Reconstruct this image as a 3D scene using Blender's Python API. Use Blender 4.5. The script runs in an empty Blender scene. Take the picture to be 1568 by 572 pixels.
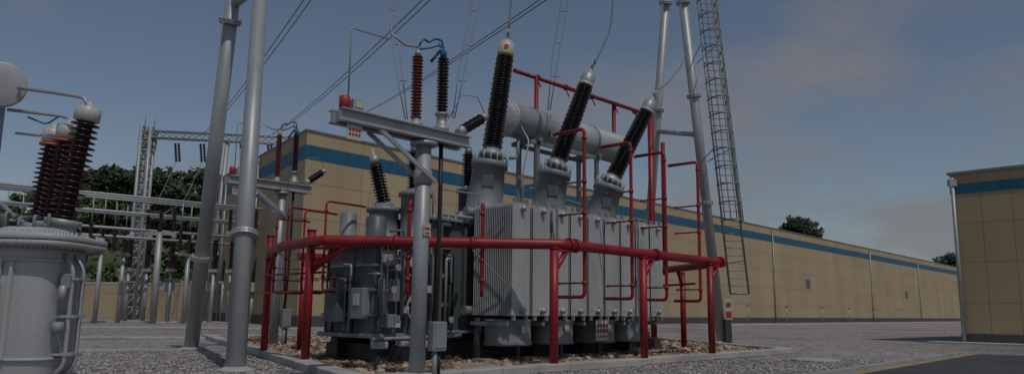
import bpy, math, random
from mathutils import Matrix, Vector, noise
random.seed(7)
V=Vector
sc=bpy.context.scene
sc.view_settings.view_transform='Standard'; sc.view_settings.look='None'; sc.view_settings.exposure=0

# ---------------------------------------------------------------- materials
def new_mat(name):
    m=bpy.data.materials.new(name); m.use_nodes=True
    nt=m.node_tree; b=nt.nodes["Principled BSDF"]
    return m,nt,b
def ramp(nt,stops):
    r=nt.nodes.new("ShaderNodeValToRGB"); e=r.color_ramp.elements
    while len(e)<len(stops): e.new(0.5)
    for i,(p,c) in enumerate(stops):
        e[i].position=p; e[i].color=(c[0],c[1],c[2],1)
    return r
def tex(nt,kind,scale,detail=4,coord='Object',vec=None,stretch=None):
    t=nt.nodes.new("ShaderNodeTex"+kind); t.inputs["Scale"].default_value=scale
    if kind=='Noise': t.inputs["Detail"].default_value=detail
    c=nt.nodes.new("ShaderNodeTexCoord"); out=c.outputs[coord]
    if stretch:
        mp=nt.nodes.new("ShaderNodeMapping"); mp.inputs["Scale"].default_value=stretch
        nt.links.new(out,mp.inputs[0]); out=mp.outputs[0]
    nt.links.new(out,t.inputs["Vector"]); return t
def scl(c,k): return tuple(min(1,x*k) for x in c)
def paint(name,col,rough=.45,metal=0,var=.18,scale=1.5,bump=.05,streak=True):
    m,nt,b=new_mat(name)
    t=tex(nt,'Noise',scale,6,stretch=(1,1,.25) if streak else None)
    r=ramp(nt,[(.3,scl(col,1-var)),(.55,col),(.75,scl(col,1+var*.5))])
    nt.links.new(t.outputs[0],r.inputs[0])
    t2=tex(nt,'Noise',scale*14,4)
    mx=nt.nodes.new("ShaderNodeMixRGB"); mx.blend_type='MULTIPLY'; mx.inputs[0].default_value=.35
    r2=ramp(nt,[(.35,(.75,.72,.68)),(.6,(1,1,1))])
    nt.links.new(t2.outputs[0],r2.inputs[0]); nt.links.new(r.outputs[0],mx.inputs[1]); nt.links.new(r2.outputs[0],mx.inputs[2])
    nt.links.new(mx.outputs[0],b.inputs["Base Color"])
    b.inputs["Roughness"].default_value=rough; b.inputs["Metallic"].default_value=metal
    bp=nt.nodes.new("ShaderNodeBump"); bp.inputs["Strength"].default_value=bump; bp.inputs["Distance"].default_value=.02
    nt.links.new(t2.outputs[0],bp.inputs["Height"]); nt.links.new(bp.outputs[0],b.inputs["Normal"])
    return m
GREY=paint("transformer_grey_paint",(.24,.265,.275),.5,var=.3)
DGREY=paint("dark_blue_grey_paint",(.10,.12,.13),.45,var=.3)
RADG=paint("radiator_grey_paint",(.43,.45,.455),.5,var=.2)
GALV=paint("galvanised_steel",(.40,.42,.435),.48,.3,var=.18)
GALVD=paint("dull_galvanised_steel",(.26,.28,.28),.5,.3)
RED=paint("red_pipe_paint",(.30,.013,.018),.45,var=.32)
CONC=paint("concrete",(.36,.35,.33),.85,var=.25,scale=.9,streak=False)
CONCL=paint("pale_concrete",(.45,.44,.42),.85,var=.28,scale=.6,streak=False)
BLK=paint("black_porcelain",(.014,.012,.014),.25,var=.3)
BRN=paint("brown_porcelain",(.036,.014,.012),.25,var=.3)
RBRN=paint("red_brown_porcelain",(.13,.022,.016),.35,var=.2)
CABLE=paint("black_cable",(.012,.012,.013),.5)
WIRE=paint("aluminium_wire",(.26,.27,.29),.5,.3)
WHITE=paint("off_white_enamel",(.55,.54,.51),.4)
YEL=paint("yellow_tape",(.45,.28,.04),.5)
BLUE=paint("blue_sleeve",(.015,.16,.28),.5)
STEEL=paint("dark_skid_steel",(.05,.053,.055),.6)
RUST=paint("orange_paint",(.5,.10,.03),.5)
SIGNR=paint("sign_red",(.4,.03,.03),.5)

def wall_mat(name,col,px,pz,jw=.03):
    m,nt,b=new_mat(name)
    uv=nt.nodes.new("ShaderNodeUVMap")
    br=nt.nodes.new("ShaderNodeTexBrick"); br.offset=0; br.squash=1
    br.inputs["Scale"].default_value=1; br.inputs["Mortar Size"].default_value=jw; br.inputs["Mortar Smooth"].default_value=.2
    br.inputs["Brick Width"].default_value=px; br.inputs["Row Height"].default_value=pz
    br.inputs["Color1"].default_value=(*col,1); br.inputs["Color2"].default_value=(*scl(col,.92),1)
    br.inputs["Mortar"].default_value=(*scl(col,.5),1); br.inputs["Bias"].default_value=0
    nt.links.new(uv.outputs[0],br.inputs["Vector"])
    t=tex(nt,'Noise',.25,5,stretch=(1,1,.3)); r=ramp(nt,[(.3,(.82,.80,.78)),(.65,(1.0,1.0,1.0))])
    nt.links.new(t.outputs[0],r.inputs[0])
    mx=nt.nodes.new("ShaderNodeMixRGB"); mx.blend_type='MULTIPLY'; mx.inputs[0].default_value=.85
    nt.links.new(br.outputs[0],mx.inputs[1]); nt.links.new(r.outputs[0],mx.inputs[2])
    nt.links.new(mx.outputs[0],b.inputs["Base Color"]); b.inputs["Roughness"].default_value=.7
    bp=nt.nodes.new("ShaderNodeBump"); bp.inputs["Strength"].default_value=.4; bp.inputs["Distance"].default_value=.02; bp.invert=True
    nt.links.new(br.outputs["Fac"],bp.inputs["Height"]); nt.links.new(bp.outputs[0],b.inputs["Normal"])
    return m
WALLM=wall_mat("beige_wall_panels",(.46,.365,.225),6,3.0,.03)
WALLR=wall_mat("beige_facade_panels",(.44,.345,.20),1.5,2.25,.02)
PLINTH=wall_mat("grey_brick_plinth",(.10,.10,.11),.4,.12,.02)
BAND=paint("blue_band",(.012,.11,.20),.5)

def gravel_mat():
    m,nt,b=new_mat("grey_gravel")
    n1=tex(nt,'Noise',.10,7); n3=tex(nt,'Noise',2.2,12); n4=tex(nt,'Noise',1.1,3)
    n2=nt.nodes.new("ShaderNodeTexVoronoi"); n2.inputs["Scale"].default_value=11
    tc=nt.nodes.new("ShaderNodeTexCoord"); nd=nt.nodes.new("ShaderNodeTexNoise"); nd.inputs["Scale"].default_value=7; nd.inputs["Detail"].default_value=3
    nt.links.new(tc.outputs["Object"],nd.inputs["Vector"])
    ad=nt.nodes.new("ShaderNodeMixRGB"); ad.blend_type='ADD'; ad.inputs[0].default_value=.35
    nt.links.new(tc.outputs["Object"],ad.inputs[1]); nt.links.new(nd.outputs["Color"],ad.inputs[2]); nt.links.new(ad.outputs[0],n2.inputs["Vector"])
    r1=ramp(nt,[(.3,(.29,.265,.255)),(.5,(.40,.37,.36)),(.7,(.48,.45,.435))]); nt.links.new(n1.outputs[0],r1.inputs[0])
    r2=ramp(nt,[(0,(.42,.40,.39)),(.5,(.95,.92,.90)),(1,(1.5,1.45,1.42))])
    sep=nt.nodes.new("ShaderNodeSeparateColor"); nt.links.new(n2.outputs["Color"],sep.inputs[0]); nt.links.new(sep.outputs[0],r2.inputs[0])
    r3=ramp(nt,[(.3,(.5,.5,.5)),(.62,(1.15,1.15,1.15))]); nt.links.new(n3.outputs[0],r3.inputs[0])
    a=nt.nodes.new("ShaderNodeMixRGB"); a.blend_type='MULTIPLY'; a.inputs[0].default_value=.9
    c=nt.nodes.new("ShaderNodeMixRGB"); c.blend_type='MULTIPLY'; c.inputs[0].default_value=.9
    nt.links.new(r1.outputs[0],a.inputs[1]); nt.links.new(r2.outputs[0],a.inputs[2])
    nt.links.new(a.outputs[0],c.inputs[1]); nt.links.new(r3.outputs[0],c.inputs[2])
    nt.links.new(c.outputs[0],b.inputs["Base Color"]); b.inputs["Roughness"].default_value=.95
    bp=nt.nodes.new("ShaderNodeBump"); bp.inputs["Strength"].default_value=1; bp.inputs["Distance"].default_value=.06
    nt.links.new(n2.outputs["Distance"],bp.inputs["Height"]); bp.invert=True
    bp2=nt.nodes.new("ShaderNodeBump"); bp2.inputs["Strength"].default_value=.6; bp2.inputs["Distance"].default_value=.15
    nt.links.new(n4.outputs[0],bp2.inputs["Height"]); nt.links.new(bp.outputs[0],bp2.inputs["Normal"]); nt.links.new(bp2.outputs[0],b.inputs["Normal"])
    return m
GRAVEL=gravel_mat()
def asphalt():
    m,nt,b=new_mat("asphalt"); n=tex(nt,'Noise',20,8); n1=tex(nt,'Noise',.4,4)
    r=ramp(nt,[(.3,(.04,.04,.042)),(.7,(.085,.083,.082))]); nt.links.new(n.outputs[0],r.inputs[0])
    r1=ramp(nt,[(.3,(.8,.8,.8)),(.7,(1.2,1.2,1.2))]); nt.links.new(n1.outputs[0],r1.inputs[0])
    a=nt.nodes.new("ShaderNodeMixRGB"); a.blend_type='MULTIPLY'; a.inputs[0].default_value=1
    nt.links.new(r.outputs[0],a.inputs[1]); nt.links.new(r1.outputs[0],a.inputs[2]); nt.links.new(a.outputs[0],b.inputs["Base Color"])
    b.inputs["Roughness"].default_value=.9; return m
ASPH=asphalt()
def island(name,stops,rough=.8,trans=0):
    m,nt,b=new_mat(name); g=nt.nodes.new("ShaderNodeNewGeometry"); r=ramp(nt,stops)
    nt.links.new(g.outputs["Random Per Island"],r.inputs[0]); nt.links.new(r.outputs[0],b.inputs["Base Color"])
    b.inputs["Roughness"].default_value=rough; return m
PEB=island("brown_pebbles",[(0,(.09,.055,.035)),(.35,(.22,.145,.09)),(.7,(.36,.26,.17)),(1,(.52,.43,.34))])
LEAF=island("leaves",[(0,(.03,.05,.015)),(.5,(.065,.105,.03)),(1,(.12,.16,.05))],.7)
LEAFD=island("dark_leaves",[(0,(.018,.034,.014)),(.5,(.038,.062,.024)),(1,(.065,.095,.035))],.7)
GRASS=paint("hillside_vegetation",(.07,.10,.03),.9,var=.5,scale=.15,streak=False)
BARK=paint("bark",(.09,.065,.045),.9)

# ---------------------------------------------------------------- mesh builder
class MB:
    def __init__(s): s.v=[];s.f=[];s.m=[];s.sm=[];s.mats=[];s.uv={}
    def mi(s,mat):
        if mat not in s.mats: s.mats.append(mat)
        return s.mats.index(mat)
    def face(s,idx,mat,smooth=False,uv=None):
        s.f.append(idx); s.m.append(s.mi(mat)); s.sm.append(smooth)
        if uv: s.uv[len(s.f)-1]=uv
    def frame(s,ax):
        ax=V(ax).normalized(); up=V((0,0,1)) if abs(ax.z)<.95 else V((1,0,0))
        a=ax.cross(up).normalized(); return ax,a,ax.cross(a).normalized()
    def lathe(s,o,ax,prof,mat,n=16,smooth=True,cap=True):
        o=V(o); ax,a,b=s.frame(ax); rings=[]
        for d,r in prof:
            k=len(s.v)
            for i in range(n):
                t=2*math.pi*i/n; s.v.append(o+ax*d+(a*math.cos(t)+b*math.sin(t))*r)
            rings.append(k)
        for k0,k1 in zip(rings,rings[1:]):
            for i in range(n):
                j=(i+1)%n; s.face([k0+i,k1+i,k1+j,k0+j],mat,smooth)
        if cap:
            s.face([rings[0]+i for i in range(n)],mat); s.face([rings[-1]+i for i in reversed(range(n))],mat)
    def sring(s,cx,cy,hx,hy,z,p=4.5,n=64):
        out=[]
        for i in range(n):
            t=2*math.pi*i/n; c=math.cos(t);q=math.sin(t)
            out.append(V((cx+hx*math.copysign(abs(c)**(2/p),c),cy+hy*math.copysign(abs(q)**(2/p),q),z)))
        return out
    def squircle(s,cx,cy,hx,hy,prof,mat,n=64):
        rings=[]
        for z,g in prof:
            rings.append(len(s.v)); s.v+=s.sring(cx,cy,hx+g,hy+g,z,n=n)
        for k0,k1 in zip(rings,rings[1:]):
            for i in range(n):
                j=(i+1)%n; s.face([k0+i,k0+j,k1+j,k1+i],mat,abs(i%16-8)<99)
        s.face([rings[0]+i for i in reversed(range(n))],mat); s.face([rings[-1]+i for i in range(n)],mat)
    def tube(s,p0,p1,r0,mat,r1=None,n=12,cap=True):
        p0=V(p0);p1=V(p1); s.lathe(p0,p1-p0,[(0,r0),((p1-p0).length,r0 if r1 is None else r1)],mat,n,cap=cap)
    def flange(s,p0,p1,t,r,mat,th=.05,n=20):
        p0=V(p0);p1=V(p1);d=(p1-p0).normalized();c=p0.lerp(p1,t)
        s.lathe(c-d*th,d,[(0,r),(th*.9,r)],mat,n,False); s.lathe(c+d*th*.1,d,[(0,r),(th*.9,r)],mat,n,False)
    def path(s,pts,r,mat,n=8,bend=0.0):
        pts=[V(p) for p in pts]
        if bend>0 and len(pts)>2:
            q=[pts[0]]
            for i in range(1,len(pts)-1):
                a,b,c=pts[i-1],pts[i],pts[i+1]
                k=min(bend,(a-b).length*.45,(c-b).length*.45)
                p=b+(a-b).normalized()*k; w=b+(c-b).normalized()*k
                for j in range(5):
                    t=j/4; q.append(p*(1-t)**2+b*2*t*(1-t)+w*t*t)
            q.append(pts[-1]); pts=q
        rings=[]; pa=None
        for i,p in enumerate(pts):
            d=(pts[min(i+1,len(pts)-1)]-pts[max(i-1,0)]).normalized()
            if pa is None: _,pa,_b=s.frame(d)
            pa=(pa-d*pa.dot(d)).normalized(); pb=d.cross(pa)
            k=len(s.v); rings.append(k)
            for j in range(n):
                t=2*math.pi*j/n; s.v.append(p+(pa*math.cos(t)+pb*math.sin(t))*r)
        for k0,k1 in zip(rings,rings[1:]):
            for i in range(n):
                j=(i+1)%n; s.face([k0+i,k0+j,k1+j,k1+i],mat,True)
        s.face([rings[0]+i for i in reversed(range(n))],mat); s.face([rings[-1]+i for i in range(n)],mat)
    def wire(s,p0,p1,sag,r,mat=None,k=16,n=5):
        p0=V(p0);p1=V(p1)
        s.path([p0.lerp(p1,i/k)-V((0,0,sag*4*(i/k)*(1-i/k))) for i in range(k+1)],r,mat or WIRE,n)
    def box(s,c,size,mat,rot=None,bev=0):
        c=V(c);h=V(size)*.5; M=rot if rot else Matrix.Identity(3)
        if bev<=0:
            k=len(s.v)
            for z in(-1,1):
                for x,y in((-1,-1),(1,-1),(1,1),(-1,1)): s.v.append(c+M@V((x*h.x,y*h.y,z*h.z)))
            for q in((0,3,2,1),(4,5,6,7),(0,1,5,4),(1,2,6,5),(2,3,7,6),(3,0,4,7)): s.face([k+i for i in q],mat)
        else:
            e=bev; rings=[]
            for z,ins in((-h.z,e),(-h.z+e,0),(h.z-e,0),(h.z,e)):
                k=len(s.v); X=h.x-ins;Y=h.y-ins;cc=min(e,X*.9,Y*.9)
                for x,y in((-X+cc,-Y),(X-cc,-Y),(X,-Y+cc),(X,Y-cc),(X-cc,Y),(-X+cc,Y),(-X,Y-cc),(-X,-Y+cc)): s.v.append(c+M@V((x,y,z)))
                rings.append(k)
            for k0,k1 in zip(rings,rings[1:]):
                for i in range(8):
                    j=(i+1)%8; s.face([k0+i,k0+j,k1+j,k1+i],mat)
            s.face([rings[0]+i for i in reversed(range(8))],mat); s.face([rings[-1]+i for i in range(8)],mat)
    def beam(s,p0,p1,w,h,mat):
        p0=V(p0);p1=V(p1);d=(p1-p0);L=d.length;d.normalize()
        up=V((0,0,1)) if abs(d.z)<.95 else V((1,0,0)); y=up.cross(d).normalized(); z=d.cross(y)
        s.box((p0+p1)/2,(L,w,h),mat,Matrix((d,y,z)).transposed())
    def ins(s,p0,p1,mat,rs,rc,n,seg=22,taper=1.0):
        p0=V(p0);p1=V(p1);L=(p1-p0).length;p=L/n;prof=[]
        for i in range(n):
            f=1-(1-taper)*(i/n); a=rs if i%2==0 else rs*.93
            d=i*p; prof+= [(d,rc*f),(d+.25*p,rc*f),(d+.42*p,a*f),(d+.55*p,a*f*.985),(d+.8*p,rc*f*1.12)]
        prof.append((L,rc*taper)); s.lathe(p0,p1-p0,prof,mat,seg)
    def make(s,name,parent=None,M=None):
        me=bpy.data.meshes.new(name); me.from_pydata([tuple(v) for v in s.v],[],s.f)
        for m in s.mats: me.materials.append(m)
        me.polygons.foreach_set("material_index",s.m); me.polygons.foreach_set("use_smooth",s.sm)
        if s.uv:
            l=me.uv_layers.new(name="UVMap")
            for fi,uv in s.uv.items():
                for li,c in zip(me.polygons[fi].loop_indices,uv): l.data[li].uv=c
        me.update()
        o=bpy.data.objects.new(name,me); bpy.context.collection.objects.link(o)
        if parent: o.parent=parent
        if M: o.matrix_world=M
        return o
def empty(name,loc=(0,0,0),rz=0,scale=(1,1,1)):
    e=bpy.data.objects.new(name,None); bpy.context.collection.objects.link(e)
    e.location=loc; e.rotation_euler=(0,0,rz); e.scale=scale; e.empty_display_size=.3; return e

RZ=math.radians(47.1)

# ---------------------------------------------------------------- ground, roads
g=MB(); S=1500
g.v+=[V((-S,-60,0)),V((S,-60,0)),V((S,2200,0)),V((-S,2200,0))]; g.face([0,1,2,3],GRAVEL); g.make("gravel_ground")
def sheet(name,pts,z,mat,h=None):
    m=MB(); n=len(pts)
    if h is None:
        m.v+=[V((x,y,z)) for x,y in pts]; m.face(list(range(n)),mat)
    else:
        m.v+=[V((x,y,z)) for x,y in pts]+[V((x,y,z+h)) for x,y in pts]
        m.face([n+i for i in range(n)],mat)
        for i in range(n): m.face([i,(i+1)%n,n+(i+1)%n,n+i],mat)
    return m.make(name)
u=V((.655,.755)); pr=V((.755,-.655))
A0=V((9.5,20.9)); A1=V((19.2,32.1))
rd=[A0-u*30,A0-u*30+pr*60,A1+pr*60,A1]
sheet("asphalt_road",[tuple(p) for p in rd],.004,ASPH)
m=MB()
for i in range(-18,9):
    a=A0+u*(i*1.8); b=A0+u*(i*1.8+1.78)
    if b.y>A1.y: break
    for off,w,mt,h in((-.02,.12,YEL,.012),(-.35,.28,CONC,.10)):
        q=[a+pr*off,b+pr*off,b+pr*(off-w),a+pr*(off-w)]
        k=len(m.v); m.v+=[V((p.x,p.y,0)) for p in q]+[V((p.x,p.y,h)) for p in q]
        m.face([k+4,k+7,k+6,k+5],mt)
        for j in range(4): m.face([k+j,k+(j+1)%4,k+4+(j+1)%4,k+4+j],mt)
m.make("road_kerb")
wv=V((.68,-.733)); uu=V((.733,.68))
def kerb(name,pts,w=.28,h=.14,mat=CONC,closed=True):
    m=MB(); n=len(pts); P=[V((*p,0)) for p in pts]
    for i in range(n if closed else n-1):
        a=P[i];b=P[(i+1)%n]; L=(b-a).length; k=max(1,int(L/1.2)); d=(b-a)/k
        ang=math.atan2(d.y,d.x)
        for j in range(k):
            c=a+d*(j+.5); m.box((c.x,c.y,h/2+random.uniform(-.008,.008)),(d.length-.02,w,h),mat,Matrix.Rotation(ang+random.uniform(-.004,.004),3,'Z'),.02)
    return m.make(name)
pit=[(-14.9,38.6),(-2.9,15.6),(10.8,30.7),(7.9,43.0)]
kerb("gravel_pit_kerb",pit,.5,.2,CONCL)
def strip(name,a,b,w,h=.1,k=1.0,mat=CONCL):
    a=V((*a,0));b=V((*b,0));m=MB();d=(b-a);n=int(d.length/k);d/=n;ang=math.atan2(d.y,d.x)
    for j in range(n):
        c=a+d*(j+.5); m.box((c.x,c.y,h/2+random.uniform(-.01,.01)),(d.length-.015,w,h),mat,Matrix.Rotation(ang,3,'Z'),.015)
    return m.make(name)
strip("cable_trench_cover",(-30,33),(-12,38.5),1.2)
strip("cable_trench_cover",(-60,50),(-14,56),1.4)
strip("cable_trench_cover",(-24,24.5),(-11,26.5),.5)
strip("concrete_path",(22,92),(140,228),3.0,.12,4.0)
strip("cable_trench_cover",(-90,74),(-26,74),2.2,.12,2.0)
bm_v=[];ph=(1+5**.5)/2
for a,b in((-1,ph),(1,ph),(-1,-ph),(1,-ph)): bm_v+= [V((a,b,0))]
for a,b in((-1,ph),(1,ph),(-1,-ph),(1,-ph)): bm_v+= [V((0,a,b))]
for a,b in((-1,ph),(1,ph),(-1,-ph),(1,-ph)): bm_v+= [V((b,0,a))]
bm_v=[v.normalized() for v in bm_v]
icf=[(0,11,5),(0,5,1),(0,1,7),(0,7,10),(0,10,11),(1,5,9),(5,11,4),(11,10,2),(10,7,6),(7,1,8),(3,9,4),(3,4,2),(3,2,6),(3,6,8),(3,8,9),(4,9,5),(2,4,11),(6,2,10),(8,6,7),(9,8,1)]
def inpit(x,y,mg=.3):
    n=len(pit)
    for i in range(n):
        a=pit[i];b=pit[(i+1)%n]; ex=b[0]-a[0];ey=b[1]-a[1];L=math.hypot(ex,ey)
        if (ex*(y-a[1])-ey*(x-a[0]))/L<mg: return False
    return True
sheet("pebble_bed",[(p[0],p[1]) for p in pit],.03,paint("pebble_bed_soil",(.13,.09,.06),.95,var=.4,scale=6,streak=False,bump=.8))
def stones(name,n,region,rmin,rmax,mat,z0):
    m=MB(); cnt=0
    while cnt<n:
        x,y=region()
        if x is None: continue
        cnt+=1; r=rmin+(rmax-rmin)*random.random()**1.6; R=Matrix.Rotation(random.random()*6.3,3,'Z')@Matrix.Rotation(random.uniform(-.5,.5),3,'X')
        sx,sy,sz=r*random.uniform(.8,1.3),r*random.uniform(.6,1),r*random.uniform(.45,.8)
        c=V((x,y,z0+random.random()*rmax*.6)); k=len(m.v)
        for v in bm_v: m.v.append(c+R@V((v.x*sx,v.y*sy,v.z*sz)))
        for f in icf: m.face([k+i for i in f],mat,True)
    m.make(name)
def reg_pit():
    y=15.5+27*random.random()**1.35; x=random.uniform(-14.5,10.5)
    return (x,y) if inpit(x,y) else (None,None)
stones("pebble_bed_stones",17000,reg_pit,.05,.16,PEB,.03)
GST=island("grey_gravel_stones",[(0,(.16,.15,.145)),(.5,(.33,.31,.30)),(1,(.55,.52,.50))])
def reg_g():
    y=17.5+9*random.random()**1.5; x=random.uniform(-.72,.72)*y
    if inpit(x,y,-.35): return None,None
    if (V((x,y))-A0).dot(pr)>-.7: return None,None
    return x,y
stones("loose_gravel_stones",9000,reg_g,.02,.05,GST,.0)

m=MB(); m.lathe((10,25.8,0),(0,0,1),[(0,.75),(.06,.75),(.07,.68),(.07,.62),(.085,.6)],CONCL,28); m.make("manhole_cover")
m=MB(); m.lathe((-.9,19.6,0),(0,0,1),[(0,.6),(.16,.6),(.18,.56)],CONC,28); m.make("manhole_cover")

# ---------------------------------------------------------------- buildings
def prism_wall(m,a,b,z0,z1,mat,off=0):
    a=V((*a,0));b=V((*b,0));d=(b-a).normalized();nrm=V((d.y,-d.x,0))*off
    a=a+nrm;b=b+nrm;L=(b-a).length;k=len(m.v)
    m.v+=[a+V((0,0,z0)),b+V((0,0,z0)),b+V((0,0,z1)),a+V((0,0,z1))]
    m.face([k,k+1,k+2,k+3],mat,uv=[(0,z0),(L,z0),(L,z1),(0,z1)])
def building(name,foot,H,wm,band,plinth,pipes,extra=None):
    e=empty(name,(foot[0][0],foot[0][1],0)); off=V((-foot[0][0],-foot[0][1],0))
    def fin(m,n):
        m.v=[v+off for v in m.v]; m.make(n,e)
    n=len(foot)
    m=MB()
    for i in range(n): prism_wall(m,foot[i],foot[(i+1)%n],0,H,wm)
    k=len(m.v); m.v+=[V((*p,H-.3)) for p in foot]; m.face([k+i for i in range(n)],CONC); fin(m,"walls")
    m=MB(); mp=MB(); mc=MB()
    for i in range(n):
        a=V((*foot[i],0));b=V((*foot[(i+1)%n],0));d=(b-a).normalized();nr=V((d.y,-d.x,0))
        def slab(mm,z0,z1,t,mat):
            c=(a+b)/2+nr*(t/2-.0)+V((0,0,(z0+z1)/2)); mm.box(c,((b-a).length+2*t,t,z1-z0),mat,Matrix.Rotation(math.atan2(d.y,d.x),3,'Z'))
        slab(m,band[0],band[1],.035+.002*i,BAND); slab(mc,H,H+.14,.12+.003*i,GALVD)
        prism_wall(mp,a.xy,b.xy,0,plinth,PLINTH,.05)
    fin(m,"blue_band"); fin(mp,"brick_plinth"); fin(mc,"parapet_coping")
    m=MB()
    for i,ts in pipes.items():
        a=V((*foot[i],0));b=V((*foot[(i+1)%n],0));d=(b-a).normalized();nr=V((d.y,-d.x,0))
        for t in ts:
            p=a+d*t+nr*.18; m.tube(p,p+V((0,0,H-.2)),.11,GALV,n=8)
            m.box(p+V((0,0,H-.5)),(.4,.3,.4),GALV)
    fin(m,"downpipes"); return e,fin
L0=(-17.6,64.4); dR=V((.664,.748)); R0=V(L0)+dR*330; bk=V((-.748,.664))*30
e,fin=building("panel_clad_industrial_hall",[tuple(R0+bk),tuple(V(L0)+V((-.55,.835))*34),L0,tuple(R0)][::1],16.5,WALLM,(14.1,15.3),.9,{2:[96,150,190],1:[7,20]})
m=MB(); 
for t,z in((112,7.3),(178,6.8)):
    p=V((*(V(L0)+dR*t),z)); m.box(p+V((.748*.06,-.664*.06,0)),(1.7,.12,1.5),DGREY,Matrix.Rotation(math.atan2(.748,.664),3,'Z'))
fin(m,"wall_vents")
c0=V((25.5,44.2)); c1=c0+wv*22; foot=[tuple(c0),tuple(c1),tuple(c1+uu*16),tuple(c0+uu*16)]
e,fin=building("panel_clad_building",foot,9.6,WALLR,(8.45,9.0),.55,{0:[.15]})
q=[c0-wv*1.3-uu*1.9,c1-uu*1.9,c1,c0-wv*1.3]
sheet("building_apron",[tuple(p) for p in q],0,CONCL,.1)
m=MB(); prism_wall(m,(-95,96),(-30,96),0,4.2,WALLM); m.box((-62,96.2,4.3),(66,.5,.25),CONCL); m.make("beige_yard_wall")
m=MB()
for t in(70,84,99,113,128,146):
    p=V(L0)+dR*t+V((.748,-.664))*7; m.tube((p.x,p.y,0),(p.x,p.y,2.6),.09,GALV,n=8); m.box((p.x,p.y,2.7),(.3,.3,.25),GALVD)
m.make("path_lamp_posts")

# ---------------------------------------------------------------- transformer
T=empty("power_transformer",(0,21,0),RZ)
m=MB() # tank
m.box((4.2,3.3,2.45),(10.8,2.7,3.1),DGREY,bev=.06)
m.box((4.2,3.3,4.03),(11.1,3.0,.10),GREY,bev=.02)
m.box((4.2,3.3,.9),(11.0,2.9,.10),GREY,bev=.02)
for i in range(12): m.box((-.9+i*.93,1.9,2.45),(.09,.16,2.9),DGREY)
for i in range(40): m.tube((-1.2+i*.275,1.84,3.93),(-1.2+i*.275,1.84,4.14),.025,GALV,n=6)
for i in range(3): m.box((-1.26,2.4+i*.9,2.45),(.14,.09,2.9),DGREY)
m.make("main_tank",T)
m=MB()
for y in(2.4,4.2): m.box((3.8,y,.42),(13.0,.35,.75),STEEL,bev=.03)
for x in(-2.2,.5,3,5.5,8,9.8): m.box((x,3.3,.32),(.4,3.4,.5),STEEL)
m.make("skid_base",T)
m=MB() # side compartment
m.box((-2.15,3.2,2.0),(1.7,2.2,2.3),DGREY,bev=.05); m.box((-2.15,3.2,3.2),(1.85,2.35,.09),GREY,bev=.02)
m.box((-2.15,3.2,.82),(1.9,2.5,.12),GREY,bev=.02)
for i in range(14):
    m.tube((-3.0+i*.135,2.06,3.1),(-3.0+i*.135,2.06,3.32),.022,GALV,n=6); m.tube((-3.04,2.1+i*.165,3.1),(-3.04,2.1+i*.165,3.32),.022,GALV,n=6)
for z in(1.35,2.0,2.65): m.box((-2.15,3.2,z),(1.82,2.32,.06),GREY)
m.lathe((-1.75,3.4,3.25),(0,0,1),[(0,.52),(.1,.52),(.1,.42),(1.0,.42),(1.0,.5),(1.12,.5),(1.12,.3),(1.25,.28)],GREY,24)
m.lathe((-1.2,2.75,3.2),(0,0,1),[(0,.5),(.1,.5),(.1,.36),(1.5,.36),(1.5,.44),(1.62,.44),(1.7,.25)],GREY,24)
m.lathe((-2.6,2.6,3.25),(0,0,1),[(0,.34),(.08,.34),(.08,.28),(.7,.28),(.75,.22),(.8,.1)],DGREY,20)
m.lathe((-2.6,3.9,3.25),(0,0,1),[(0,.3),(.08,.3),(.08,.24),(.9,.24),(.95,.2)],GREY,20)
m.lathe((-.7,2.3,.9),(0,0,1),[(0,.4),(2.9,.4),(2.9,.48),(3.05,.48)],DGREY,24)
for z in(1.6,2.4,3.2): m.flange((-.7,2.3,z),(-.7,2.3,z+.1),.5,.45,GREY)
m.box((-3.1,2.5,1.65),(.25,.55,.8),GREY,bev=.02); m.box((-3.24,2.5,1.75),(.02,.25,.3),WHITE)
m.box((-2.3,1.95,2.0),(.5,.25,.6),GREY,bev=.02); m.box((-1.6,1.95,1.5),(.35,.25,.45),DGREY,bev=.02)
m.box((-3.2,3.5,1.6),(.3,.6,.9),DGREY,bev=.02)
m.box((-2.6,1.9,1.2),(.3,.3,.35),GREY,bev=.02)
m.lathe((-1.9,1.95,2.75),(0,-1,0),[(0,.14),(.12,.14),(.13,.11)],WHITE,18)
m.lathe((-2.75,1.95,2.75),(0,-1,0),[(0,.11),(.12,.11),(.13,.09)],WHITE,18)
rng=random.Random(3)
for i in range(24):
    x=-3.05+rng.random()*2.6; y=1.75+rng.random()*.18; z0=.9+rng.random()*.6; z1=2.2+rng.random()*1.4
    x2=x+rng.uniform(-.5,.5)
    m.path([(x,y,z0),(x,y,z1),(x2,y,z1),(x2,y+.4,z1)],rng.choice([.022,.03,.045]),rng.choice([GALV,GREY,DGREY,CABLE]),bend=.1)
for i in range(8):
    y=2.1+rng.random()*2; z1=2+rng.random()*1.6; m.path([(-3.12,y,.9),(-3.12,y,z1),(-3.12,y+.4,z1),(-2.8,y+.4,z1+.1)],rng.choice([.022,.035]),rng.choice([GALV,GREY,CABLE]),bend=.1)
for i in range(6):
    a=rng.uniform(0,6); m.path([(-1.9+.3*math.cos(t*.6+a),1.7,1.5+i*.02+.3*math.sin(t*.6+a)) for t in range(9)],.015,GALV)
for i in range(12):
    x=-3.0+rng.random()*2.4; z=rng.uniform(1.0,3.0)
    if i%2: m.lathe((x,1.72,z),(0,-1,0),[(0,.04),(.1,.04),(.1,.09),(.13,.09)],rng.choice([GALV,SIGNR,GREY]),12)
    else: m.box((x,1.76,z),(.16,.12,.2),rng.choice([GREY,RADG,WHITE]),bev=.01)
m.path([(-3.3,1.7,.75),(-.2,1.7,.8),(.1,2.1,.85)],.05,GREY,10,.2)
for x in(-3.0,-2.2,-1.4): m.box((x,1.75,.6),(.35,.3,.18),RADG,bev=.02)
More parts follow.
